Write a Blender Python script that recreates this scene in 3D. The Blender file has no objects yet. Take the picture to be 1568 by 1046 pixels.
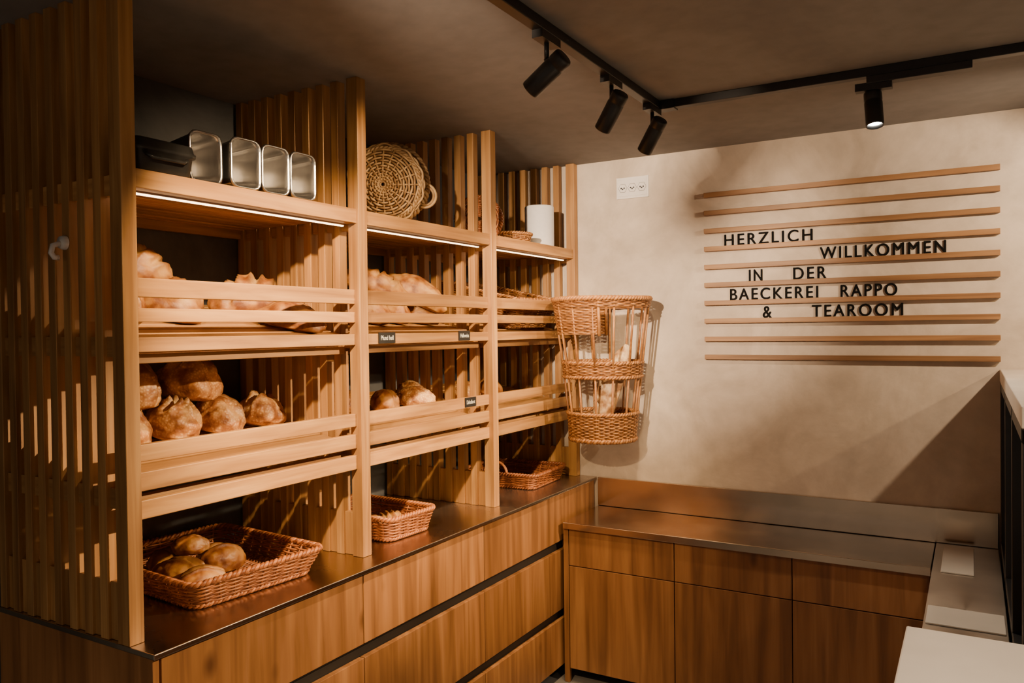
import bpy, bmesh, math, random
from mathutils import Vector, Matrix, noise
random.seed(7)
C = bpy.context.scene.collection
pi = math.pi

# ------------------------------------------------------------------ materials
def mat_base(name):
    m = bpy.data.materials.new(name); m.use_nodes = True
    nt = m.node_tree; b = nt.nodes['Principled BSDF']
    return m, nt, b
def nd(nt, t, **kw):
    n = nt.nodes.new(t)
    return n
def ramp(nt, stops):
    r = nt.nodes.new('ShaderNodeValToRGB')
    els = r.color_ramp.elements
    while len(els) < len(stops): els.new(0.5)
    for e, (p, c) in zip(els, stops):
        e.position = p; e.color = (*c, 1)
    return r
def mixc(nt, fac, a, b, mode='MIX'):
    m = nt.nodes.new('ShaderNodeMix'); m.data_type = 'RGBA'; m.blend_type = mode
    L = nt.links
    for sock, val in ((m.inputs[0], fac), (m.inputs[6], a), (m.inputs[7], b)):
        if isinstance(val, bpy.types.NodeSocket): L.new(val, sock)
        elif isinstance(val, (int, float)): sock.default_value = val
        else: sock.default_value = (*val, 1)
    return m.outputs[2]
def bump(nt, b, h, strength, dist=0.002):
    n = nd(nt, 'ShaderNodeBump'); n.inputs['Strength'].default_value = strength
    n.inputs['Distance'].default_value = dist
    nt.links.new(h, n.inputs['Height']); nt.links.new(n.outputs[0], b.inputs['Normal'])
def plain(name, col, rough=0.5, metal=0.0, nscale=30, var=0.12, bstr=0.05):
    m, nt, b = mat_base(name)
    tc = nd(nt, 'ShaderNodeTexCoord')
    n = nd(nt, 'ShaderNodeTexNoise'); n.inputs['Scale'].default_value = nscale; n.inputs['Detail'].default_value = 5
    nt.links.new(tc.outputs['Object'], n.inputs['Vector'])
    r = ramp(nt, [(0.3, tuple(c*(1-var) for c in col)), (0.7, tuple(min(1, c*(1+var)) for c in col))])
    nt.links.new(n.outputs[0], r.inputs[0]); nt.links.new(r.outputs[0], b.inputs['Base Color'])
    b.inputs['Roughness'].default_value = rough; b.inputs['Metallic'].default_value = metal
    if bstr: bump(nt, b, n.outputs[0], bstr)
    return m
def wood(name, axis, dark, mid, light, rough=0.5, knots=False, fine=38):
    m, nt, b = mat_base(name); L = nt.links
    tc = nd(nt, 'ShaderNodeTexCoord')
    at = nd(nt, 'ShaderNodeAttribute'); at.attribute_name = 'var'
    vm = nd(nt, 'ShaderNodeVectorMath'); vm.operation = 'MULTIPLY_ADD'
    L.new(at.outputs['Fac'], vm.inputs[0]); vm.inputs[1].default_value = (7, 5, 9)
    L.new(tc.outputs['Object'], vm.inputs[2])
    mp = nd(nt, 'ShaderNodeMapping')
    s = [fine, fine, fine]; s[axis] = fine*0.05
    mp.inputs['Scale'].default_value = s
    L.new(vm.outputs[0], mp.inputs['Vector'])
    n = nd(nt, 'ShaderNodeTexNoise'); n.inputs['Scale'].default_value = 1.0; n.inputs['Detail'].default_value = 6
    n.inputs['Distortion'].default_value = 0.8
    L.new(mp.outputs[0], n.inputs['Vector'])
    r = ramp(nt, [(0.25, dark), (0.5, mid), (0.75, light)])
    L.new(n.outputs[0], r.inputs[0])
    col = r.outputs[0]
    r2 = ramp(nt, [(0.0, (0.68, 0.65, 0.62)), (1.0, (1.12, 1.1, 1.08))])
    L.new(at.outputs['Fac'], r2.inputs[0])
    col = mixc(nt, 0.9, col, r2.outputs[0], 'MULTIPLY')
    mp2 = nd(nt, 'ShaderNodeMapping'); s = [7, 7, 7]; s[axis] = 1.1
    mp2.inputs['Scale'].default_value = s; L.new(vm.outputs[0], mp2.inputs['Vector'])
    n2 = nd(nt, 'ShaderNodeTexNoise'); n2.inputs['Scale'].default_value = 1.0; n2.inputs['Detail'].default_value = 3
    n2.inputs['Distortion'].default_value = 1.4
    L.new(mp2.outputs[0], n2.inputs['Vector'])
    r3 = ramp(nt, [(0.35, (0.72, 0.67, 0.62)), (0.65, (1.08, 1.06, 1.05))])
    L.new(n2.outputs[0], r3.inputs[0])
    col = mixc(nt, 0.8, col, r3.outputs[0], 'MULTIPLY')
    if knots:
        mp3 = nd(nt, 'ShaderNodeMapping'); s = [4.5, 4.5, 4.5]; s[axis] = 2.6
        mp3.inputs['Scale'].default_value = s; L.new(vm.outputs[0], mp3.inputs['Vector'])
        v = nd(nt, 'ShaderNodeTexVoronoi'); v.inputs['Scale'].default_value = 1.0
        L.new(mp3.outputs[0], v.inputs['Vector'])
        r4 = ramp(nt, [(0.03, (0.22, 0.15, 0.11)), (0.12, (1, 1, 1))])
        L.new(v.outputs['Distance'], r4.inputs[0])
        col = mixc(nt, 0.8, col, r4.outputs[0], 'MULTIPLY')
    L.new(col, b.inputs['Base Color'])
    b.inputs['Roughness'].default_value = rough
    bump(nt, b, n.outputs[0], 0.12, 0.001)
    return m
OD, OM, OL = (0.30, 0.14, 0.042), (0.49, 0.26, 0.085), (0.64, 0.38, 0.145)
oak_x = wood('oak_grain_x', 0, OD, OM, OL)
oak_y = wood('oak_grain_y', 1, OD, OM, OL)
oak_z = wood('oak_grain_z', 2, OD, OM, OL)
CD, CM, CL = (0.17, 0.074, 0.026), (0.33, 0.153, 0.054), (0.45, 0.225, 0.085)
cab_z = wood('cabinet_oak_veneer', 2, CD, CM, CL, 0.42, True, 22)
strip_oak = wood('wall_strip_oak', 0, (0.22, 0.11, 0.045), (0.35, 0.19, 0.08), (0.45, 0.26, 0.115))

def plaster(name, c1, c2, rough=0.85, sc=2.2, bs=0.25):
    m, nt, b = mat_base(name); L = nt.links
    tc = nd(nt, 'ShaderNodeTexCoord')
    n = nd(nt, 'ShaderNodeTexNoise'); n.inputs['Scale'].default_value = sc; n.inputs['Detail'].default_value = 9
    n.inputs['Roughness'].default_value = 0.66; n.inputs['Distortion'].default_value = 0.7
    L.new(tc.outputs['Object'], n.inputs['Vector'])
    r = ramp(nt, [(0.34, c1), (0.66, c2)]); L.new(n.outputs[0], r.inputs[0])
    n2 = nd(nt, 'ShaderNodeTexNoise'); n2.inputs['Scale'].default_value = 14; n2.inputs['Detail'].default_value = 8
    L.new(tc.outputs['Object'], n2.inputs['Vector'])
    r2 = ramp(nt, [(0.3, (0.86, 0.86, 0.86)), (0.6, (1, 1, 1))]); L.new(n2.outputs[0], r2.inputs[0])
    L.new(mixc(nt, 0.8, r.outputs[0], r2.outputs[0], 'MULTIPLY'), b.inputs['Base Color'])
    b.inputs['Roughness'].default_value = rough
    bump(nt, b, n2.outputs[0], bs, 0.004)
    return m
m_wall = plaster('beige_lime_plaster', (0.49, 0.41, 0.325), (0.66, 0.57, 0.47), sc=2.8, bs=0.5)
m_dark = plaster('dark_slate_plaster', (0.055, 0.06, 0.066), (0.12, 0.125, 0.132), 0.7)
m_ceil = plaster('dark_grey_ceiling_paint', (0.18, 0.172, 0.168), (0.25, 0.24, 0.235), 0.8, 0.9, 0.1)
m_floor = plaster('grey_floor_screed', (0.18, 0.165, 0.15), (0.26, 0.24, 0.22), 0.5)

def brushed(name, c, rough, axis, metal=0.85):
    m, nt, b = mat_base(name); L = nt.links
    tc = nd(nt, 'ShaderNodeTexCoord')
    n2 = nd(nt, 'ShaderNodeTexNoise'); n2.inputs['Scale'].default_value = 5; n2.inputs['Detail'].default_value = 6
    L.new(tc.outputs['Object'], n2.inputs['Vector'])
    r = ramp(nt, [(0.3, tuple(x*0.85 for x in c)), (0.7, tuple(x*1.12 for x in c))]); L.new(n2.outputs[0], r.inputs[0])
    L.new(r.outputs[0], b.inputs['Base Color'])
    mr = nd(nt, 'ShaderNodeMapRange'); mr.inputs[3].default_value = rough-0.06; mr.inputs[4].default_value = rough+0.08
    L.new(n2.outputs[0], mr.inputs[0]); L.new(mr.outputs[0], b.inputs['Roughness'])
    b.inputs['Metallic'].default_value = metal
    b.inputs['Anisotropic'].default_value = 0.5
    return m
m_steel_y = brushed('brushed_steel_dark_y', (0.52, 0.45, 0.38), 0.25, 1, 1.0)
m_steel_x = brushed('brushed_steel_dark_x', (0.64, 0.53, 0.42), 0.17, 0, 1.0)
m_steel_l = brushed('brushed_steel_light', (0.64, 0.57, 0.49), 0.30, 1)
m_tin = plain('aluminised_tin', (0.5, 0.49, 0.48), 0.25, 1.0, 18, 0.15, 0.1)
m_black = plain('black_powdercoat', (0.012, 0.012, 0.013), 0.42)
m_blackpan = plain('black_nonstick', (0.016, 0.016, 0.016), 0.3, 0.0, 25, 0.4, 0.2)
m_gap = plain('shadow_gap_black', (0.015, 0.012, 0.01), 0.6)
m_white = plain('white_plastic', (0.75, 0.73, 0.7), 0.35, 0, 30, 0.03, 0)
m_paper = plain('paper_white', (0.8, 0.79, 0.78), 0.9, 0, 60, 0.03, 0.1)
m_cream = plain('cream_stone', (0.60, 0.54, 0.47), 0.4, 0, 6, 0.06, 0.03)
m_letter = plain('black_lettering', (0.006, 0.006, 0.006), 0.9)
m_letter.node_tree.nodes['Principled BSDF'].inputs['Specular IOR Level'].default_value = 0.1
m_chalk = plain('chalk_white', (0.6, 0.6, 0.57), 0.9, 0, 40, 0.05, 0)
m_glass = plain('smoked_glass', (0.06, 0.052, 0.045), 0.12, 0, 8, 0.1, 0)

def emis(name, col, st):
    m, nt, b = mat_base(name)
    b.inputs['Base Color'].default_value = (0.8, 0.8, 0.8, 1)
    b.inputs['Emission Color'].default_value = (*col, 1); b.inputs['Emission Strength'].default_value = st
    return m
WARM = (1.0, 0.68, 0.37)
m_led = emis('led_strip_glow', (1.0, 0.66, 0.34), 10)
m_lens = emis('spot_lens_glow', (1.0, 0.93, 0.8), 25)
m_lens_off = plain('spot_lens_dark', (0.08, 0.07, 0.06), 0.2)

def wicker(name, d, l):
    m, nt, b = mat_base(name); L = nt.links
    tc = nd(nt, 'ShaderNodeTexCoord')
    n = nd(nt, 'ShaderNodeTexNoise'); n.inputs['Scale'].default_value = 45; n.inputs['Detail'].default_value = 4
    L.new(tc.outputs['Object'], n.inputs['Vector'])
    at = nd(nt, 'ShaderNodeAttribute'); at.attribute_name = 'var'
    ma = nd(nt, 'ShaderNodeMath'); ma.operation = 'MULTIPLY_ADD'
    L.new(n.outputs[0], ma.inputs[0]); ma.inputs[1].default_value = 1.2
    m2 = nd(nt, 'ShaderNodeMath'); m2.operation = 'MULTIPLY_ADD'
    L.new(at.outputs['Fac'], m2.inputs[0]); m2.inputs[1].default_value = 0.5; m2.inputs[2].default_value = -0.35
    L.new(m2.outputs[0], ma.inputs[2])
    r = ramp(nt, [(0.1, d), (0.9, l)]); L.new(ma.outputs[0], r.inputs[0])
    L.new(r.outputs[0], b.inputs['Base Color']); b.inputs['Roughness'].default_value = 0.42
    return m
w_dark = wicker('wicker_chestnut', (0.15, 0.04, 0.012), (0.5, 0.18, 0.05))
w_mid = wicker('wicker_honey', (0.17, 0.06, 0.017), (0.48, 0.22, 0.065))
w_light = wicker('wicker_straw', (0.26, 0.14, 0.055), (0.60, 0.40, 0.19))

def crust(name, dark, mid, light, pale, flour=0.0, seeds=False):
    m, nt, b = mat_base(name); L = nt.links
    tc = nd(nt, 'ShaderNodeTexCoord')
    n = nd(nt, 'ShaderNodeTexNoise'); n.inputs['Scale'].default_value = 22; n.inputs['Detail'].default_value = 7
    L.new(tc.outputs['Object'], n.inputs['Vector'])
    r = ramp(nt, [(0.36, dark), (0.5, mid), (0.64, light)]); L.new(n.outputs[0], r.inputs[0])
    col = r.outputs[0]
    ar = nd(nt, 'ShaderNodeAttribute'); ar.attribute_name = 'rim'
    col = mixc(nt, ar.outputs['Fac'], col, tuple(x*0.6 for x in dark))
    at = nd(nt, 'ShaderNodeAttribute'); at.attribute_name = 'cut'
    col = mixc(nt, at.outputs['Fac'], col, pale)
    n3 = nd(nt, 'ShaderNodeTexNoise'); n3.inputs['Scale'].default_value = 90; n3.inputs['Detail'].default_value = 4
    L.new(tc.outputs['Object'], n3.inputs['Vector'])
    h = n3.outputs[0]
    if seeds:
        v = nd(nt, 'ShaderNodeTexVoronoi'); v.inputs['Scale'].default_value = 120
        L.new(tc.outputs['Object'], v.inputs['Vector'])
        rs = ramp(nt, [(0.25, (1, 1, 1)), (0.5, (0, 0, 0))]); L.new(v.outputs['Distance'], rs.inputs[0])
        ns = ramp(nt, [(0.40, (0, 0, 0)), (0.54, (0.8, 0.8, 0.8))]); L.new(n.outputs[0], ns.inputs[0])
        f = mixc(nt, 1.0, rs.outputs[0], ns.outputs[0], 'MULTIPLY')
        col = mixc(nt, f, col, (0.7, 0.43, 0.18)); h = v.outputs['Distance']
    if flour:
        n2 = nd(nt, 'ShaderNodeTexNoise'); n2.inputs['Scale'].default_value = 24; n2.inputs['Detail'].default_value = 8
        L.new(tc.outputs['Object'], n2.inputs['Vector'])
        rf = ramp(nt, [(0.45, (0, 0, 0)), (0.62, (flour,)*3)]); L.new(n2.outputs[0], rf.inputs[0])
        col = mixc(nt, rf.outputs[0], col, (0.70, 0.52, 0.31))
    L.new(col, b.inputs['Base Color']); b.inputs['Roughness'].default_value = 0.5
    bump(nt, b, h, 0.5, 0.002)
    return m
c_gold = crust('crust_golden', (0.15, 0.042, 0.007), (0.32, 0.118, 0.017), (0.45, 0.21, 0.038), (0.58, 0.35, 0.11), 0.06)
c_pale = crust('crust_pale', (0.16, 0.048, 0.007), (0.32, 0.128, 0.020), (0.43, 0.215, 0.042), (0.56, 0.34, 0.11), 0.08)
c_seed = crust('crust_seeded', (0.20, 0.068, 0.016), (0.40, 0.17, 0.042), (0.56, 0.30, 0.085), (0.64, 0.42, 0.16), 0.15, True)
c_flour = crust('crust_floured', (0.20, 0.09, 0.03), (0.40, 0.23, 0.10), (0.54, 0.40, 0.24), (0.70, 0.60, 0.46), 0.5)

# ------------------------------------------------------------------ mesh builder
class MB:
    def __init__(s):
        s.v = []; s.f = []; s.m = []; s.a = []; s.sm = []; s.M = Matrix.Identity(4)
    def add(s, vs, fs, mat=0, smooth=False, var=None):
        o = len(s.v)
        if var is None: var = random.random()
        s.v += [tuple(s.M @ Vector(p)) for p in vs]
        for f in fs:
            s.f.append([i+o for i in f]); s.m.append(mat); s.a.append(var); s.sm.append(smooth)
    def box(s, x0, x1, y0, y1, z0, z1, mat=0):
        vs = [(x, y, z) for z in (z0, z1) for y in (y0, y1) for x in (x0, x1)]
        s.add(vs, [(0, 2, 3, 1), (4, 5, 7, 6), (0, 1, 5, 4), (2, 6, 7, 3), (0, 4, 6, 2), (1, 3, 7, 5)], mat)
    def tube(s, pts, r, n=5, closed=False, mat=0, up=(0, 0, 1), var=None):
        pts = [Vector(p) for p in pts]; N = len(pts); up = Vector(up); vs = []; fs = []
        rr_ = r if isinstance(r, (list, tuple)) else [r]*N
        for i, p in enumerate(pts):
            if closed: t = pts[(i+1) % N]-pts[i-1]
            else: t = pts[min(i+1, N-1)]-pts[max(i-1, 0)]
            t.normalize(); a = t.cross(up)
            if a.length < 1e-4: a = t.cross(Vector((1, 0.2, 0)))
            a.normalize(); b = a.cross(t)
            for k in range(n):
                th = 2*pi*k/n
                vs.append(p+rr_[i]*(math.cos(th)*a+math.sin(th)*b))
        for i in range(N if closed else N-1):
            j = (i+1) % N
            for k in range(n):
                l = (k+1) % n
                fs.append((i*n+k, i*n+l, j*n+l, j*n+k))
        if not closed:
            fs.append(tuple(range(n))[::-1]); fs.append(tuple((N-1)*n+k for k in range(n)))
        s.add(vs, fs, mat, True, var)
    def loft(s, loops, mat=0, cap0=False, cap1=False, smooth=False):
        n = len(loops[0]); vs = [p for l in loops for p in l]; fs = []
        for i in range(len(loops)-1):
            for k in range(n):
                l = (k+1) % n
                fs.append((i*n+k, i*n+l, (i+1)*n+l, (i+1)*n+k))
        if cap0: fs.append(tuple(range(n))[::-1])
        if cap1: fs.append(tuple((len(loops)-1)*n+k for k in range(n)))
        s.add(vs, fs, mat, smooth)
    def lathe(s, prof, n=40, mat=0, smooth=True, cap0=False, cap1=False):
        s.loft([[(r*math.cos(2*pi*k/n), r*math.sin(2*pi*k/n), z) for k in range(n)] for r, z in prof], mat, cap0, cap1, smooth)
    def build(s, name, mats, loc=(0, 0, 0), rot=(0, 0, 0), bevel=0, parent=None):
        me = bpy.data.meshes.new(name); me.from_pydata(s.v, [], s.f)
        for m in mats: me.materials.append(m)
        me.polygons.foreach_set('material_index', s.m)
        me.polygons.foreach_set('use_smooth', s.sm)
        at = me.attributes.new('var', 'FLOAT', 'FACE'); at.data.foreach_set('value', s.a)
        me.update()
        o = bpy.data.objects.new(name, me); C.objects.link(o)
        o.location = loc; o.rotation_euler = rot
        if bevel:
            b = o.modifiers.new('bevel', 'BEVEL'); b.width = bevel; b.segments = 2; b.limit_method = 'ANGLE'
        if parent: o.parent = parent
        return o
def empty(name, loc=(0, 0, 0)):
    e = bpy.data.objects.new(name, None); C.objects.link(e); e.empty_display_size = 0.1
    return e

# ------------------------------------------------------------------ layout constants (metres)
XW, YB, ZC, ZCNT = -2.36, 3.70, 2.5, 0.90
XI, YI = XW+0.004, YB-0.003
# ------------------------------------------------------------------ room shell
def shell(name, b, mat):
    m = MB(); m.box(*b); return m.build(name, [mat])
shell('floor', (XW-0.1, 2.8, -2.5, YB+0.1, -0.05, 0), m_floor)
shell('ceiling', (XW-0.1, 2.8, -2.5, YB+0.1, ZC, ZC+0.05), m_ceil)
shell('wall_left', (XW-0.1, XW, -2.5, YB+0.1, 0, ZC), m_dark)
shell('wall_back', (XW, 2.8, YB, YB+0.1, 0, ZC), m_wall)
shell('wall_right', (2.7, 2.8, -2.5, YB, 0, ZC), m_wall)

# ------------------------------------------------------------------ shelving unit
shelf = empty('bread_display_shelving')
posts = [(1.166, 1.206), (2.012, 2.055), (2.848, 2.89), (3.655, 3.695)]
for i, (y0, y1) in enumerate(posts):
    m = MB()
    m.box(-1.806, -1.76, y0, y1, ZCNT, ZC)
    for k in range(8):
        xc = -2.33+k*0.0665
        m.box(xc-0.016, xc+0.016, y0+0.003, y1-0.003, ZCNT, ZC)
        m.box(xc+0.016, xc+0.0505 if k < 7 else -1.806, y0+0.011, y1-0.011, ZCNT, 1.045)
    m.build('slat_divider_%d' % (i+1), [oak_z], bevel=0.0015, parent=shelf)
    m = MB()
    for z in (1.995, 1.60, 1.225):
        m.box(-2.352, -1.806, (y0+y1)/2-0.006, (y0+y1)/2+0.006, z, z+0.05)
    m.build('divider_batten_%d' % (i+1), [oak_x], parent=shelf)
bays = [(posts[i][1], posts[i+1][0]) for i in range(3)]
railz = [(1.747, 1.795), (1.685, 1.72), (1.610, 1.647), (1.338, 1.381), (1.265, 1.312), (1.195, 1.242)]
for i, (y0, y1) in enumerate(bays):
    m = MB()
    m.box(-1.812, -1.768, y0, y1, 2.015, 2.062)
    for z0, z1 in railz:
        m.box(-1.802, -1.78, y0, y1, z0, z1)
    m.build('front_rails_%d' % (i+1), [oak_y], bevel=0.002, parent=shelf)
    m = MB()
    for k in range(10):
        xc = -2.325+k*0.0535
        m.box(xc-0.021, xc+0.021, y0, y1, 2.03, 2.05)
    m.box(-2.345, -2.325, y0, y1, 2.0, 2.03)
    for zf, zb in ((1.640, 1.755), (1.278, 1.385)):
        th = math.atan((zb-zf)/0.52)
        for k in range(9):
            xc = -2.31+k*0.057
            z = zf+(zb-zf)*(-1.81-xc)/0.52
            m.M = Matrix.Translation((xc, 0, z)) @ Matrix.Rotation(th, 4, 'Y')
            m.box(-0.023, 0.023, y0, y1, -0.018, 0)
        m.M = Matrix.Identity(4)
        m.box(-1.86, -1.83, y0, y1, zf-0.06, zf-0.035)
        m.box(-2.0, -1.96, y0, y1, zf-0.045, zf-0.02)
        m.box(-2.345, -2.325, y0, y1, zb-0.07, zb-0.03)
    m.build('shelf_slats_%d' % (i+1), [oak_y], bevel=0.0015, parent=shelf)
    m = MB(); m.box(-1.826, -1.816, y0+0.01, y1-0.01, 2.007, 2.0105)
    m.build('led_strip_%d' % (i+1), [m_led], parent=shelf)
    m = MB(); m.box(-1.828, -1.8125, y0+0.005, y1-0.005, 2.0105, 2.03)
    m.build('led_profile_%d' % (i+1), [m_steel_l], parent=shelf)
def SA(x): return 1.640+0.115*(-1.81-x)/0.52
def SB(x): return 1.278+0.107*(-1.81-x)/0.52

# ------------------------------------------------------------------ left drawer counter
cnt = empty('drawer_counter')
m = MB(); m.box(XI, -1.666, 1.165, YI, 0.886, ZCNT-0.0005); m.build('countertop', [m_steel_y], bevel=0.002, parent=cnt)
m = MB(); m.box(XI, -1.702, 1.19, YI, 0.06, 0.884); m.build('carcass', [m_gap], parent=cnt)
m = MB()
m.box(XI, -1.68, 1.17, 1.188, 0.001, 0.884)
ys = [1.192, 1.918, 2.637, 3.36]
rows = [(0.66, 0.882), (0.335, 0.615), (0.07, 0.29)]
for a, b in zip(ys[:-1], ys[1:]):
    for z0, z1 in rows: m.box(-1.70, -1.68, a+0.002, b-0.002, z0, z1)
m.box(-1.70, -1.68, 3.362, YI, 0.06, 0.882)
m.build('drawer_fronts', [cab_z], bevel=0.0015, parent=cnt)
m = MB()
for z in (0.655, 0.33): m.box(-1.702, -1.690, 1.192, 3.36, z-0.004, z)
m.build('grip_profiles', [m_black], parent=cnt)

# ------------------------------------------------------------------ back counter
bc = empty('back_cabinet_counter')
m = MB(); m.box(-1.655, -0.138, 3.28, YI, 0.726, 0.756)
m.box(-1.655, 0.085, YB-0.020, YI, 0.7575, 0.90)
m.build('worktop', [m_steel_x], bevel=0.002, parent=bc)
m = MB(); m.box(-1.655, -0.14, 3.32, YI, 0.06, 0.725); m.build('carcass', [m_gap], parent=bc)
m = MB()
xs = [-1.635, -1.126, -0.634, -0.14]
for a, b in zip(xs[:-1], xs[1:]):
    m.box(a+0.002, b-0.002, 3.30, 3.32, 0.553, 0.722); m.box(a+0.002, b-0.002, 3.30, 3.32, 0.07, 0.549)
m.box(-1.662, -1.637, 3.30, 3.32, 0.001, 0.722)
m.build('cabinet_fronts', [cab_z], bevel=0.0015, parent=bc)

# ------------------------------------------------------------------ right side counters
rc = empty('service_counter')
m = MB(); m.box(-0.134, 0.086, 2.045, YB-0.022, 0.736, 0.757); m.build('steel_top', [m_steel_l], bevel=0.002, parent=rc)
m = MB(); m.box(-0.13, 0.086, 2.045, YB-0.022, 0.001, 0.735); m.build('base', [cab_z], parent=rc)
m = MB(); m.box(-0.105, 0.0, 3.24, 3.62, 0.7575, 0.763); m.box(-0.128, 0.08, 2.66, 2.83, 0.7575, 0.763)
m.build('reflection_patch', [m_cream], bevel=0.002, parent=rc)  # thin cream slabs put in for bright patches read as lamp reflections
wc = empty('till_counter')
m = MB(); m.box(-0.137, 1.1, 0.75, 2.042, 0.915, 0.955); m.build('stone_top', [m_cream], bevel=0.004, parent=wc)
m = MB(); m.box(-0.12, 1.08, 0.78, 2.03, 0.001, 0.914); m.build('base', [cab_z], parent=wc)
dc = empty('display_cabinet')
m = MB(); m.box(0.09, 0.6, 2.05, YI, 1.425, 1.475); m.build('top_slab', [m_cream], bevel=0.003, parent=dc)
m = MB()
m.box(0.10, 0.59, 2.06, YB-0.01, 0.001, 0.756)
m.build('plinth', [m_steel_l], parent=dc)
m = MB()
m.box(0.12, 0.58, 2.08, YB-0.03, 0.757, 1.424)
m.build('glass_body', [m_glass], parent=dc)
m = MB()
for y in (2.05, 2.6, 3.15, 3.65): m.box(0.092, 0.12, y, y+0.04, 0.757, 1.424)
m.box(0.092, 0.12, 2.05, 3.69, 0.757, 0.79); m.box(0.092, 0.12, 2.05, 3.69, 1.39, 1.424)
m.build('frame', [m_black], bevel=0.002, parent=dc)

# ------------------------------------------------------------------ wall strips + lettering
m = MB()
Z0, DZ = 2.277, 0.0846
for k in range(10):
    z = Z0-k*DZ
    m.box(-1.096, 0.094, YB-0.022, YI, z-0.011, z+0.011)
m.build('wooden_wall_strips', [strip_oak], bevel=0.0015)
def text_mesh(body, sp=1.25, ext=0.03, off=0.0):
    cu = bpy.data.curves.new('t', 'FONT'); cu.body = body; cu.size = 1; cu.extrude = ext; cu.offset = off
    cu.space_character = sp; cu.resolution_u = 6
    o = bpy.data.objects.new('t', cu); C.objects.link(o)
    dg = bpy.context.evaluated_depsgraph_get()
    me = bpy.data.meshes.new_from_object(o.evaluated_get(dg))
    vs = [v.co.copy() for v in me.vertices]; fs = [tuple(p.vertices) for p in me.polygons]
    bpy.data.objects.remove(o); bpy.data.curves.remove(cu); bpy.data.meshes.remove(me)
    x0 = min(v.x for v in vs); x1 = max(v.x for v in vs); y0 = min(v.y for v in vs); y1 = max(v.y for v in vs)
    vs = [((v.x-x0)/(x1-x0), (v.y-y0)/(y1-y0), v.z/ext) for v in vs]
    return vs, fs
m = MB()
words = [('HERZLICH', -1.003, -0.614, 3), ('WILLKOMMEN', -0.582, -0.096, 4), ('IN', -0.891, -0.832, 5), ('DER', -0.695, -0.557, 5),
         ('BAECKEREI', -0.978, -0.592, 6), ('RAPPO', -0.498, -0.277, 6), ('&', -0.83, -0.792, 7), ('TEAROOM', -0.617, -0.255, 7)]
for w, a, b, k in words:
    vs, fs = text_mesh(w)
    zb = Z0-k*DZ+0.0112; h = 0.052
    for j, (ox, oz) in enumerate(((-0.0013, 0), (0.0013, 0), (0, 0.0013), (0, 0.0001))):
        m.add([(a+ox+x*(b-a), YB-0.004-0.0002*j-0.0015*z, zb+oz+y*h) for x, y, z in vs], fs)
m.build('welcome_lettering', [m_letter])

# ------------------------------------------------------------------ socket plate
m = MB()
m.box(-1.541, -1.372, YB-0.008, YI, 2.30, 2.405, 0)
m.box(-1.532, -1.381, YB-0.011, YB-0.008, 2.312, 2.393, 0)
for k in range(3):
    cx = -1.506+k*0.05
    m.M = Matrix.Translation((cx, YB-0.0112, 2.352)) @ Matrix.Rotation(pi/2, 4, 'X')
    m.lathe([(0.022, 0), (0.022, 0.002), (0.019, 0.002), (0.0185, 0.0004)], 6, 0, False, False, True)
    m.lathe([(0.0225, 0), (0.0238, 0.0003)], 6, 1, False)
    for dx, dy in ((-0.008, 0.0), (0.008, 0.0), (0, -0.005)):
        m.M = Matrix.Translation((cx+dx, YB-0.0125, 2.352+dy)) @ Matrix.Rotation(pi/2, 4, 'X')
        m.lathe([(0.004, 0), (0.004, 0.001)], 10, 1, True, False, True)
m.M = Matrix.Identity(4)
m.build('wall_socket', [m_white, m_black], bevel=0.001)

# ------------------------------------------------------------------ track lighting
tr = empty('ceiling_light_track')
m = MB()
m.box(-1.037, -1.003, -0.6, 2.867, ZC-0.03, ZC-0.0005); m.box(-1.003, 2.0, 2.833, 2.867, ZC-0.03, ZC-0.0005)
m.box(-0.30, 0.0, 2.828, 2.872, ZC-0.055, ZC-0.03); m.box(-1.045, -0.95, 2.825, 2.875, ZC-0.034, ZC-0.001)
m.build('track_rail', [m_black], bevel=0.002, parent=tr)
def spot(px, py, aim, L=0.135, R=0.028, lit=False, energy=60, cone=50, blend=0.6, col=WARM, along='Y', target=None, size=0.025):
    m = MB()
    zt = ZC-0.03
    if along == 'Y': m.box(px-0.016, px+0.016, py-0.055, py+0.055, zt-0.022, zt)
    else: m.box(px-0.055, px+0.055, py-0.016, py+0.016, zt-0.045, zt-0.02)
    a = Vector(aim).normalized()
    pc = Vector((px, py, zt-0.105))
    m.tube([(px, py, zt-0.02), (px, py, zt-0.07)], 0.007, 10)
    q = a.to_track_quat('-Z', 'Y').to_matrix().to_4x4()
    m.M = Matrix.Translation(pc)
    m.tube([(0, 0, 0.04), tuple(-a*0.01+Vector((0, 0, 0.015)))], 0.009, 8)
    m.M = Matrix.Translation(pc) @ q
    h = L/2
    m.lathe([(0.0, h), (R*0.86, h), (R*0.98, h-0.004), (R, h-0.01), (R, h-0.03), (R*0.955, h-0.032), (R*0.955, h-0.036), (R, h-0.038),
             (R, -h+0.003), (R*0.97, -h), (R*0.88, -h), (R*0.84, -h+0.012)], 32)
    m.lathe([(R*0.84, -h+0.012), (0.0005, -h+0.012)], 32, 1)
    m.M = Matrix.Identity(4)
    o = m.build('track_spotlight', [m_black, m_lens if lit else m_lens_off])
    ld = bpy.data.lights.new('spot_lamp', 'SPOT'); ld.energy = energy; ld.color = col
    ld.spot_size = math.radians(cone); ld.spot_blend = blend; ld.shadow_soft_size = size
    lo = bpy.data.objects.new('spot_lamp', ld); C.objects.link(lo)
    lp = pc+a*(h+0.004)
    lo.location = lp
    d = (Vector(target)-lp) if target else a
    lo.rotation_euler = d.to_track_quat('-Z', 'Y').to_euler()
    lo.parent = o
    return o
def aimed(px, py, target, **k):
    a = Vector(target)-Vector((px, py, ZC-0.135)); return spot(px, py, a, **k)
TY = -1.02
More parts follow.
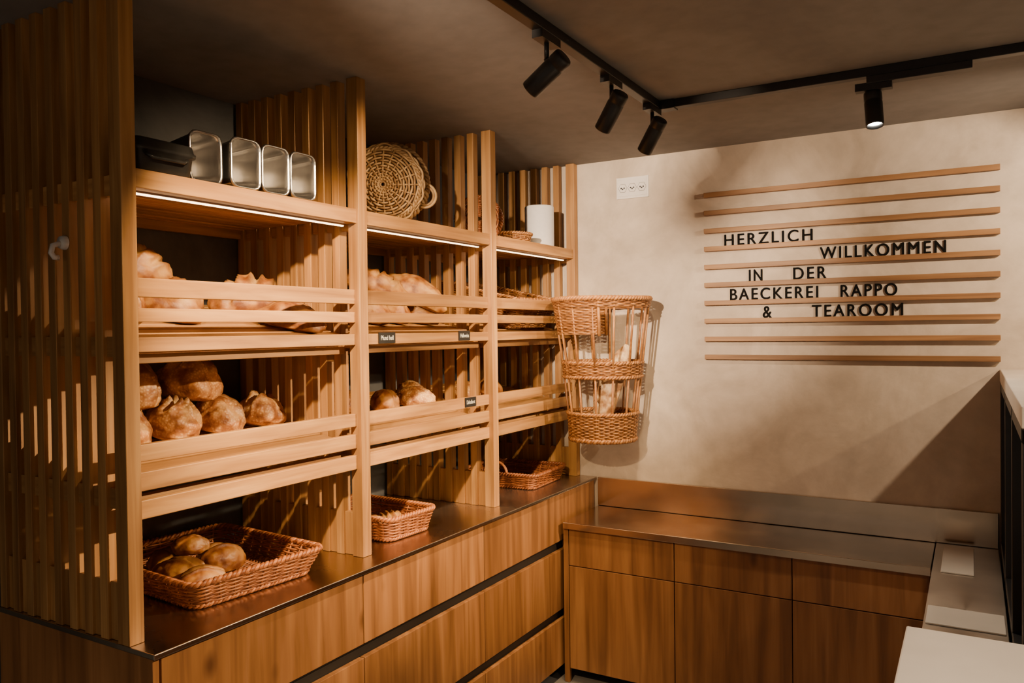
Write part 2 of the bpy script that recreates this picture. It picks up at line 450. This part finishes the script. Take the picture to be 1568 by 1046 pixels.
spot(TY, 1.955, (-0.84, 0.06, -0.54), energy=52, cone=85)
spot(TY, 2.41, (-0.62, 0.28, -0.73), energy=54, cone=80)
spot(TY, 2.79, (-0.60, 0.32, -0.73), energy=60, cone=80)
spot(-0.28, 2.85, (0.08, -0.22, -0.97), L=0.12, lit=True, energy=45, cone=80, along='X', col=(1, 0.85, 0.65))
# further heads of the same tracks, beyond the frame
aimed(TY, 1.13, (-2.1, 1.95, 1.40), energy=140, cone=66, size=0.02)
aimed(TY, 0.55, (-1.85, 2.5, 1.2), energy=190, cone=50)
aimed(TY, 0.0, (-1.35, 3.7, 2.0), energy=1000, cone=32, blend=0.9, size=0.03, col=(1, 0.73, 0.49))
aimed(0.85, 2.85, (-0.45, 3.7, 1.75), energy=95, cone=78, blend=0.5, along='X', size=0.02, col=(1, 0.74, 0.5))
aimed(0.5, 2.85, (-2.0, 1.62, 1.02), energy=560, cone=32, blend=0.7, along='X', size=0.02)
aimed(0.68, 2.85, (-1.85, 2.75, 1.0), energy=480, cone=34, blend=0.8, along='X', size=0.02)
aimed(1.5, 2.85, (-0.2, 3.4, 1.2), energy=60, cone=70, along='X')
# unseen ceiling downlights, added as fill light for the room
for x, y in ((0.4, -0.3), (-1.0, -1.0), (1.6, 1.0), (0.4, 1.3)):
    m = MB(); m.lathe([(0.045, ZC-0.006), (0.058, ZC-0.006), (0.06, ZC-0.0005)], 32); m.lathe([(0.0005, ZC-0.003), (0.045, ZC-0.003)], 32, 1)
    for i_, v_ in enumerate(m.v): m.v[i_] = (v_[0]+x, v_[1]+y, v_[2])
    o = m.build('fill_downlight', [m_black, m_lens])
    ld = bpy.data.lights.new('downlight_fill_lamp', 'SPOT'); ld.energy = 115; ld.color = (1, 0.76, 0.52); ld.spot_size = math.radians(130); ld.spot_blend = 1; ld.shadow_soft_size = 0.06
    lo = bpy.data.objects.new('downlight_fill_lamp', ld); C.objects.link(lo); lo.location = (x, y, ZC-0.02); lo.parent = o

# ------------------------------------------------------------------ wicker helpers
def rr(hx, hy, rad, n):
    rad = min(rad, hx, hy); a = hx-rad; b = hy-rad; q = pi*rad/2
    segs = [2*b, q, 2*a, q, 2*b, q, 2*a, q]; T = sum(segs); out = []
    for i in range(n):
        s = T*i/n; k = 0
        while s > segs[k] and k < 7: s -= segs[k]; k += 1
        if k % 2 == 0:
            st = [(hx, -b, 0, 1), (a, hy, -1, 0), (-hx, b, 0, -1), (-a, -hy, 1, 0)][k//2]
            x = st[0]+st[2]*s; y = st[1]+st[3]*s; nx, ny = st[3], -st[2]
        else:
            cx, cy = [(a, b), (-a, b), (-a, -b), (a, -b)][k//2]
            t = (k//2)*pi/2+s/max(rad, 1e-6); nx, ny = math.cos(t), math.sin(t)
            x = cx+rad*nx; y = cy+rad*ny
        out.append((x, y, nx, ny))
    return out
def weave(mb, s0, s1, rad, z0, z1, nst, r=0.0032, step=0.0058, c0=(0, 0), c1=(0, 0), zf=None):
    rows = max(1, round((z1-z0)/step))
    for k in range(rows):
        f = (k+0.5)/rows; hx = s0[0]+(s1[0]-s0[0])*f; hy = s0[1]+(s1[1]-s0[1])*f
        cx = c0[0]+(c1[0]-c0[0])*f; cy = c0[1]+(c1[1]-c0[1])*f
        P = rr(hx, hy, rad, nst*4); z = z0+(z1-z0)*f
        pts = []
        for i, (x, y, nx, ny) in enumerate(P):
            o = r*1.15*math.cos(pi*i/4+k*pi)
            pts.append((cx+x+nx*o, cy+y+ny*o, (zf(x, y, z) if zf else z)+0.0006*math.sin(i*0.7+k)))
        mb.tube(pts, r, 5, True)
def stakes(mb, s0, s1, rad, z0, z1, n, r=0.0035, c0=(0, 0), c1=(0, 0), every=1, var=None):
    A = rr(s0[0], s0[1], rad, n); B = rr(s1[0], s1[1], rad, n)
    for i in range(0, n, every):
        mb.tube([(c0[0]+A[i][0], c0[1]+A[i][1], z0), (c1[0]+B[i][0], c1[1]+B[i][1], z1)], r, 5, up=(1, 0.3, 0), var=var)
def braid(mb, s, rad, z, r=0.005, n=160, turns=40, c=(0, 0), strands=2, zf=None):
    P = rr(s[0], s[1], rad, n)
    for q in range(strands):
        pts = []
        for i, (x, y, nx, ny) in enumerate(P):
            t = 2*pi*turns*i/n+2*pi*q/strands
            o = r*0.8*math.cos(t); zz = r*0.8*math.sin(t)
            pts.append((c[0]+x+nx*o, c[1]+y+ny*o, (zf(x, y, z) if zf else z)+zz))
        mb.tube(pts, r, 5, True)
def base_weave(mb, hx, hy, z, r=0.0034):
    st = r*2.1; n = int(2*hx/st)
    for k in range(n+1):
        x = -hx+2*hx*k/n
        pts = []; M_ = int(2*hy/0.007)
        for i in range(M_+1):
            y = -hy+2*hy*i/M_
            pts.append((x, y, z+r*math.cos(pi*i/4+k*pi)))
        mb.tube(pts, r, 4)
    for k in range(int(2*hy/0.028)+1):
        y = -hy+k*0.028
        mb.tube([(-hx, y, z), (hx, y, z)], 0.003, 4)
def tray(name, loc, hx, hy, h, flare, mat, rz=0.0, ry=0.0, handle=None, parent=None):
    m = MB(); rad = 0.035
    n = 2*int((hx+hy)*2/0.045)
    base_weave(m, hx-0.004, hy-0.004, 0.006)
    weave(m, (hx, hy), (hx+flare, hy+flare), rad, 0.004, h-0.008, n)
    stakes(m, (hx, hy), (hx+flare, hy+flare), rad, 0.002, h, n)
    tn = int((hx+hy)*4/0.028)
    braid(m, (hx+flare, hy+flare), rad, h-0.003, 0.0058, tn*8, tn)
    braid(m, (hx, hy), rad, 0.006, 0.0048, tn*8, tn)
    if handle:
        for s in handle:
            pts = [(0.06*math.cos(t), s*(hy+flare), h+0.055*math.sin(t)) for t in [pi*i/14 for i in range(15)]]
            m.tube(pts, 0.005, 6, up=(0, 1, 0))
            m.tube([(p[0]*1.06, p[1]+0.004, p[2]*1.01) for p in pts], 0.004, 6, up=(0, 1, 0))
    return m.build(name, [mat], loc, (0, ry, rz))

tray('wicker_tray', (-2.045, 1.625, ZCNT+0.003), 0.235, 0.20, 0.08, 0.03, w_dark, math.radians(-5))
tray('wicker_tray', (-1.985, 2.32, ZCNT+0.003), 0.19, 0.115, 0.085, 0.02, w_dark, math.radians(-3))
tray('wicker_tray', (-1.985, 3.39, ZCNT+0.003), 0.19, 0.165, 0.07, 0.02, w_dark, math.radians(3), handle=(-1,))
thA = math.atan(0.115/0.52)
tray('wicker_bread_basket', (-2.06, 3.36, SA(-2.06)+0.006), 0.19, 0.19, 0.15, 0.035, w_mid, 0, thA)

# hanging conical basket with openings
m = MB(); N = 42
cb, cm_, ct = (-0.012, 0.03), (-0.005, 0.02), (0, 0)
weave(m, (0.152, 0.152), (0.165, 0.165), 1, 0.0, 0.125, N, 0.0042, 0.0078, cb, (-0.010, 0.027))
for k in range(8):
    rk = 0.145*(k+1)/8.5
    pts = [(cb[0]+rk*math.cos(2*pi*i/64), cb[1]+rk*math.sin(2*pi*i/64), 0.008+0.003*math.cos(pi*i/2+k*pi)) for i in range(64)]
    m.tube(pts, 0.008, 5, True)
weave(m, (0.183, 0.183), (0.188, 0.188), 1, 0.305, 0.365, N, 0.0042, 0.0078, cm_, cm_)
def arc_weave(mb, r0, r1, z0, z1, a0, a1, rr_=0.0042, step=0.0078, c=(0, 0)):
    rows = round((z1-z0)/step)
    na = int(abs(a1-a0)/(2*pi)*N*4)
    for k in range(rows):
        f = (k+0.5)/rows; R = r0+(r1-r0)*f; pts = []
        for i in range(na+1):
            t = a0+(a1-a0)*i/na
            o = rr_*1.15*math.cos(t*N/2+k*pi)
            pts.append((c[0]+(R+o)*math.cos(t), c[1]+(R+o)*math.sin(t), z0+(z1-z0)*f))
        mb.tube(pts, rr_, 5)
arc_weave(m, 0.203, 0.222, 0.50, 0.625, math.radians(110), math.radians(288), c=(-0.002, 0.008))
weave(m, (0.222, 0.222), (0.227, 0.227), 1, 0.625, 0.662, N, 0.0042, 0.0078)
for a in (108, 290):
    t = math.radians(a)
    m.tube([(0.202*math.cos(t), 0.008+0.202*math.sin(t), 0.495), (0.224*math.cos(t), 0.224*math.sin(t), 0.66)], 0.008, 6, up=(1, 0, 0))
stakes(m, (0.152, 0.152), (0.183, 0.183), 1, 0.0, 0.31, N, 0.0055, cb, cm_, 3)
stakes(m, (0.183, 0.183), (0.225, 0.225), 1, 0.31, 0.66, N, 0.0055, cm_, ct, 3)
braid(m, (0.228, 0.228), 1, 0.665, 0.0075, 400, 44)
braid(m, (0.188, 0.188), 1, 0.368, 0.006, 320, 36, cm_)
braid(m, (0.184, 0.184), 1, 0.302, 0.006, 320, 36, cm_)
braid(m, (0.166, 0.166), 1, 0.128, 0.006, 320, 34, (-0.010, 0.027))
braid(m, (0.154, 0.154), 1, 0.004, 0.0075, 320, 32, cb)
m.build('hanging_wicker_basket', [w_mid], (-1.525, 3.455, 1.128))

# round wicker basket standing on its rim on the top shelf
m = MB(); NS = 20
prof = [(0.010+0.0098*k) for k in range(13)]
for k, r_ in enumerate(prof):
    n = NS*6
    pts = [(r_*math.cos(2*pi*i/n), r_*math.sin(2*pi*i/n), 0.035*(1-(r_/0.135)**3)+0.0065*math.cos(pi*i/6+k*pi)*min(1, r_/0.06)) for i in range(n)]
    m.tube(pts, 0.0042, 6, True)
for i in range(NS):
    t = 2*pi*i/NS
    pts = [(r_*math.cos(t), r_*math.sin(t), 0.035*(1-(r_/0.135)**3)) for r_ in (0.01, 0.04, 0.08, 0.11, 0.134)]
    m.tube(pts, 0.004, 5)
weave(m, (0.132, 0.132), (0.146, 0.146), 1, -0.085, 0.0, NS, 0.0042, 0.008)
braid(m, (0.147, 0.147), 1, -0.088, 0.007, 240, 26)
braid(m, (0.134, 0.134), 1, 0.0, 0.005, 240, 26)
for k_ in (0, 0.009):
    pts = [(0.145+(0.045-k_)*math.sin(t), (0.045-k_)*math.cos(t), -0.07) for t in [pi*i/12 for i in range(13)]]
    m.tube(pts, 0.0055, 6)
nrm = Vector((0.42, -0.88, -0.20)).normalized()
q = nrm.to_track_quat('Z', 'Y')
o = m.build('round_wicker_basket', [w_light], (-1.93, 2.36, 2.214)); 
o.rotation_euler = (q.to_matrix() @ Matrix.Rotation(math.radians(-20), 3, 'Z')).to_euler()
# small flat basket + woven mat on top shelf, third bay
m = MB()
for k in range(9):
    r_ = 0.01+0.0085*k
    m.tube([(r_*math.cos(2*pi*i/72), r_*math.sin(2*pi*i/72), 0.006+0.003*math.cos(pi*i/2+k*pi)) for i in range(72)], 0.004, 5, True)
weave(m, (0.085, 0.085), (0.1, 0.1), 1, 0.005, 0.045, 24); stakes(m, (0.085, 0.085), (0.1, 0.1), 1, 0.003, 0.046, 24)
braid(m, (0.101, 0.101), 1, 0.048, 0.0045, 200, 24)
m.build('small_wicker_bowl', [w_mid], (-1.885, 3.22, 2.054))
m = MB()
for k in range(11):
    r_ = 0.012+0.0085*k
    m.tube([(r_*math.cos(2*pi*i/96), r_*math.sin(2*pi*i/96), 0.003*math.cos(pi*i/4+k*pi)) for i in range(96)], 0.004, 5, True)
for i in range(24):
    t = 2*pi*i/24; m.tube([(0.01*math.cos(t), 0.01*math.sin(t), 0), (0.1*math.cos(t), 0.1*math.sin(t), 0)], 0.003, 4)
braid(m, (0.104, 0.104), 1, 0.0, 0.006, 200, 24)
o = m.build('woven_trivet', [w_dark], (-1.95, 3.05, 2.163)); q = Vector((0.6, -0.78, 0.12)).to_track_quat('Z', 'Y'); o.rotation_euler = q.to_euler()

# ------------------------------------------------------------------ items on top shelf
m = MB()
for k in range(4):
    yc = 1.452+k*0.111; dxk = -0.03 if k == 0 else 0.0
    def lp(hy, hz, x, zc=0.072): return [(x+dxk, yc+p[0], 2.0625+zc+p[1]) for p in rr(hy, hz, 0.022, 40)]
    m.loft([lp(0.053, 0.070, -1.785), lp(0.054, 0.071, -1.78), lp(0.0515, 0.0685, -1.777), lp(0.047, 0.064, -1.782), lp(0.045, 0.062, -1.80),
            lp(0.036, 0.052, -1.90), lp(0.028, 0.044, -1.91)], 0, False, True, True)
    m.loft([lp(0.053, 0.070, -1.785), lp(0.048, 0.065, -1.80), lp(0.039, 0.055, -1.905), lp(0.030, 0.046, -1.914)], 0, False, True, True)
    for j in (-1, 0, 1):
        m.tube([(-1.905+dxk, yc+j*0.016, 2.0625+0.035), (-1.905+dxk, yc+j*0.016, 2.0625+0.105)], 0.006, 6, up=(1, 0, 0))
m.build('loaf_tin_set', [m_tin], bevel=0)
m = MB()
def lp2(hx, hy, z, r=0.012): return [(-1.818+p[0], 1.302+p[1], z) for p in rr(hx, hy, r, 40)]
m.loft([lp2(0.036, 0.075, 2.0632), lp2(0.040, 0.079, 2.066), lp2(0.044, 0.084, 2.112), lp2(0.050, 0.090, 2.114), lp2(0.051, 0.091, 2.123), lp2(0.048, 0.088, 2.125),
        lp2(0.045, 0.085, 2.142), lp2(0.041, 0.081, 2.146)], 0, True, True, True)
m.tube([(-1.77, 1.24, 2.105), (-1.763, 1.255, 2.096), (-1.763, 1.345, 2.096), (-1.77, 1.36, 2.105)], 0.005, 8)
m.build('black_baking_pan', [m_blackpan])
m = MB()
m.lathe([(0.02, 0), (0.07, 0), (0.0725, 0.003), (0.0725, 0.21), (0.07, 0.214), (0.022, 0.214), (0.02, 0.21), (0.02, 0)], 64)
for k in range(6): m.lathe([(0.03+k*0.007, 0.2142), (0.031+k*0.007, 0.2148), (0.032+k*0.007, 0.2142)], 48)
m.build('paper_towel_roll', [m_paper], (-1.862, 3.47, 2.0505))

# ------------------------------------------------------------------ bread
def bread(name, loc, size, rot=(0, 0, 0), cuts=(), mat=c_gold, lump=0.12, seed=None, cw=0.10, depth=0.23, taper=0.0, bend=0.0, sub=5):
    if seed is None: seed = random.uniform(0, 90)
    bm = bmesh.new(); bmesh.ops.create_icosphere(bm, subdivisions=sub, radius=1)
    sv = Vector((seed, seed*0.7, -seed)); cv = []; rv = []
    ar = size[0]/size[1]
    for v in bm.verts:
        p = v.co.copy(); n1 = noise.noise(p*1.5+sv); n2 = noise.noise(p*5+sv)
        r = 1+lump*n1+0.035*n2; g_ = 0; r_ = 0
        top = max(0, min(1, (p.z+0.25)/0.35))
        for off, ang, ln in cuts:
            x, y = p.x*ar, p.y
            d = (x-off*ar)*math.sin(ang)-y*math.cos(ang)
            al = (x-off*ar)*math.cos(ang)+y*math.sin(ang)
            d += 0.08*noise.noise(Vector((al*2, seed, 0)))
            lim = max(0, 1-(abs(al)/ln)**4)
            g = math.exp(-(d/cw)**2)*top*lim
            e = math.exp(-((abs(d)-cw*2.0)/(cw*0.8))**2)*top*lim
            r -= depth*g; g_ = max(g_, g)
            r += depth*0.5*e; r_ = max(r_, e)
        q = p*r
        if q.z < -0.35: q.z = -0.35+(q.z+0.35)*0.28
        if taper: q.y *= 1-taper*q.x*q.x; q.z = (q.z+0.5)*(1-taper*0.7*q.x*q.x)-0.5
        if bend: q.y += bend*q.x*q.x
        q.z = (q.z+0.53)/1.53-0.5
        v.co = Vector((q.x*size[0]/2, q.y*size[1]/2, q.z*size[2])); cv.append(min(1, g_*1.1)); rv.append(r_*0.65)
    me = bpy.data.meshes.new(name); bm.to_mesh(me); bm.free()
    for p in me.polygons: p.use_smooth = True
    a = me.attributes.new('cut', 'FLOAT', 'POINT'); a.data.foreach_set('value', cv)
    a = me.attributes.new('rim', 'FLOAT', 'POINT'); a.data.foreach_set('value', rv)
    me.materials.append(mat)
    o = bpy.data.objects.new(name, me); C.objects.link(o); o.location = loc; o.rotation_euler = rot
    return o
R = math.radians
X3 = [(-0.45, R(60), 1.0), (0.0, R(60), 1.0), (0.45, R(60), 1.0)]
LONG = [(0, R(8), 1.5)]
CROSS = [(0, R(45), 0.9), (0, R(-45), 0.9)]
# upper shelf, first bay
bread('bread_loaf', (-2.06, 1.84, SA(-2.06)+0.072), (0.31, 0.155, 0.145), (0, thA*0.4, R(70)), X3, c_gold, taper=0.3)
bread('bread_loaf', (-1.905, 1.85, SA(-1.92)+0.045), (0.22, 0.11, 0.09), (R(5), thA, R(40)), LONG, c_gold, taper=0.35)
bread('bread_loaf', (-2.05, 1.335, SA(-2.05)+0.055), (0.17, 0.15, 0.11), (0, thA, 0), LONG, c_gold)
bread('bread_loaf', (-2.05, 1.50, SA(-2.05)+0.062), (0.22, 0.14, 0.125), (0, thA, R(40)), X3, c_pale)
bread('bread_loaf', (-2.23, 1.42, SA(-2.23)+0.055), (0.17, 0.15, 0.11), (0, thA, R(30)), LONG, c_gold)
bread('bread_loaf', (-2.10, 1.44, SA(-2.1)+0.15), (0.24, 0.12, 0.11), (R(6), R(26), R(65)), X3, c_pale, taper=0.25)
bread('bread_loaf', (-2.12, 1.37, SA(-2.1)+0.235), (0.19, 0.11, 0.09), (R(-8), R(12), R(110)), LONG, c_gold, taper=0.25)
# upper shelf, second bay
for (x, y, dz, L_, W_, H_, rz, ry, cu, mt) in [
    (-2.05, 2.20, 0.055, 0.24, 0.12, 0.11, 15, 12, X3, c_gold), (-2.05, 2.36, 0.055, 0.25, 0.13, 0.11, 10, 12, X3, c_gold),
    (-2.06, 2.52, 0.055, 0.25, 0.13, 0.11, -5, 12, LONG, c_gold), (-2.05, 2.68, 0.055, 0.25, 0.13, 0.11, 5, 12, X3, c_gold),
    (-2.05, 2.45, 0.148, 0.30, 0.12, 0.11, 55, 20, X3, c_pale), (-1.99, 2.63, 0.14, 0.29, 0.12, 0.105, 35, 28, LONG, c_pale)]:
    bread('bread_loaf', (x, y, SA(x)+dz), (L_, W_, H_), (0, R(ry), R(rz)), cu, mt, taper=0.2)
# lower shelf, first bay: seeded rounds
for (x, y, dz, s, h, rz) in [(-2.09, 1.375, 0.055, 0.165, 0.115, 10), (-2.09, 1.545, 0.057, 0.17, 0.12, 70), (-2.10, 1.715, 0.055, 0.165, 0.115, 40),
                           (-2.10, 1.885, 0.055, 0.165, 0.11, 100), (-2.25, 1.47, 0.055, 0.15, 0.11, 0), (-2.25, 1.64, 0.055, 0.15, 0.11, 30),
                           (-2.15, 1.645, 0.162, 0.205, 0.13, 55), (-2.14, 1.435, 0.158, 0.18, 0.13, 20)]:
    bread('round_seeded_bread', (x, y, SB(x)+dz), (s, s*0.96, h), (0, thA*0.8, R(rz)), CROSS if rz % 20 else LONG, c_seed, lump=0.16)
for (x, y, s, h, w, rz, mt) in [(-2.05, 2.49, 0.12, 0.09, 0.115, 0, c_gold), (-2.04, 2.68, 0.17, 0.09, 0.11, 35, c_seed), (-2.1, 2.32, 0.15, 0.09, 0.12, 60, c_seed),
                                (-2.15, 2.79, 0.13, 0.08, 0.1, 10, c_seed), (-2.05, 3.05, 0.17, 0.09, 0.11, 30, c_seed), (-2.05, 3.28, 0.16, 0.09, 0.12, 80, c_gold)]:
    bread('small_bread', (x, y, SB(x)+h/2), (s, w, h), (0, thA, R(rz)), LONG, mt)
# rolls on the trays
for (x, y, z, s, w, h, rz) in [(-2.03, 1.51, 0.950, 0.17, 0.13, 0.075, 20), (-1.92, 1.50, 0.947, 0.13, 0.11, 0.066, 60), (-2.04, 1.66, 0.952, 0.155, 0.12, 0.08, 75),
                             (-2.17, 1.57, 0.947, 0.13, 0.11, 0.07, 10), (-2.10, 1.60, 1.0, 0.11, 0.09, 0.055, 40)]:
    bread('bread_roll', (x, y, z), (s, w, h), (0, 0, R(rz)), [(0, 0, 1.3)], c_gold, lump=0.12, cw=0.12, depth=0.3)
for (x, y, rz) in [(-1.93, 2.27, 20), (-1.94, 2.37, 80), (-2.05, 2.30, 50)]:
    bread('bread_roll', (x, y, 0.940), (0.12, 0.09, 0.05), (0, 0, R(rz)), X3, c_gold)
DC = [(-0.6, R(35), 1), (-0.2, R(35), 1), (0.2, R(35), 1), (0.6, R(35), 1)]
bread('baguette', (-1.475, 3.42, 1.36), (0.46, 0.105, 0.10), (R(10), R(-72), R(25)), DC, c_flour, taper=0.3)

# ------------------------------------------------------------------ price tags
def tag(y, z, w, txt):
    m = MB(); h = 0.038
    m.box(-1.779, -1.776, y-w/2, y+w/2, z-h/2, z+h/2, 0)
    vs, fs = text_mesh(txt, 1.0, 0.02, 0.0)
    m.add([(-1.7756+0.0003*c, y-w*0.38+a*w*0.76, z-h*0.2+b*h*0.42) for a, b, c in vs], fs, 1)
    m.build('price_tag', [m_black, m_chalk])
tag(2.172, 1.632, 0.09, 'Pfund hell')
tag(2.66, 1.634, 0.08, 'Halbweiss')
tag(2.70, 1.362, 0.08, 'Dinkelbrot')
# white hook on first divider
m = MB()
m.M = Matrix.Scale(1.3, 4)
m.lathe([(0.0, 0.012), (0.012, 0.010), (0.014, 0.004), (0.014, 0.0)], 20)
m.tube([(0, 0, 0.006), (0, -0.008, 0.025), (0, -0.022, 0.028), (0, -0.03, 0.022), (0, -0.03, 0.014)], 0.0055, 8, up=(1, 0, 0))
m.build('coat_hook', [m_white], (-1.998, 1.168, 1.89), (R(90), 0, 0))

# ------------------------------------------------------------------ world + camera
w = bpy.data.worlds.new('World'); bpy.context.scene.world = w; w.use_nodes = True
bg = w.node_tree.nodes['Background']; bg.inputs[0].default_value = (1.0, 0.82, 0.66, 1); bg.inputs[1].default_value = 0.33
cam = bpy.data.cameras.new('camera'); cam.sensor_width = 36; cam.lens = 27.76; cam.clip_start = 0.05
co = bpy.data.objects.new('camera', cam); C.objects.link(co)
Mx = Matrix.Rotation(R(30.3), 4, 'Z') @ Matrix.Rotation(R(90-0.85), 4, 'X') @ Matrix.Rotation(R(-0.68), 4, 'Z')
Mx.translation = (0, 0, 1.655); co.matrix_world = Mx
bpy.context.scene.camera = co
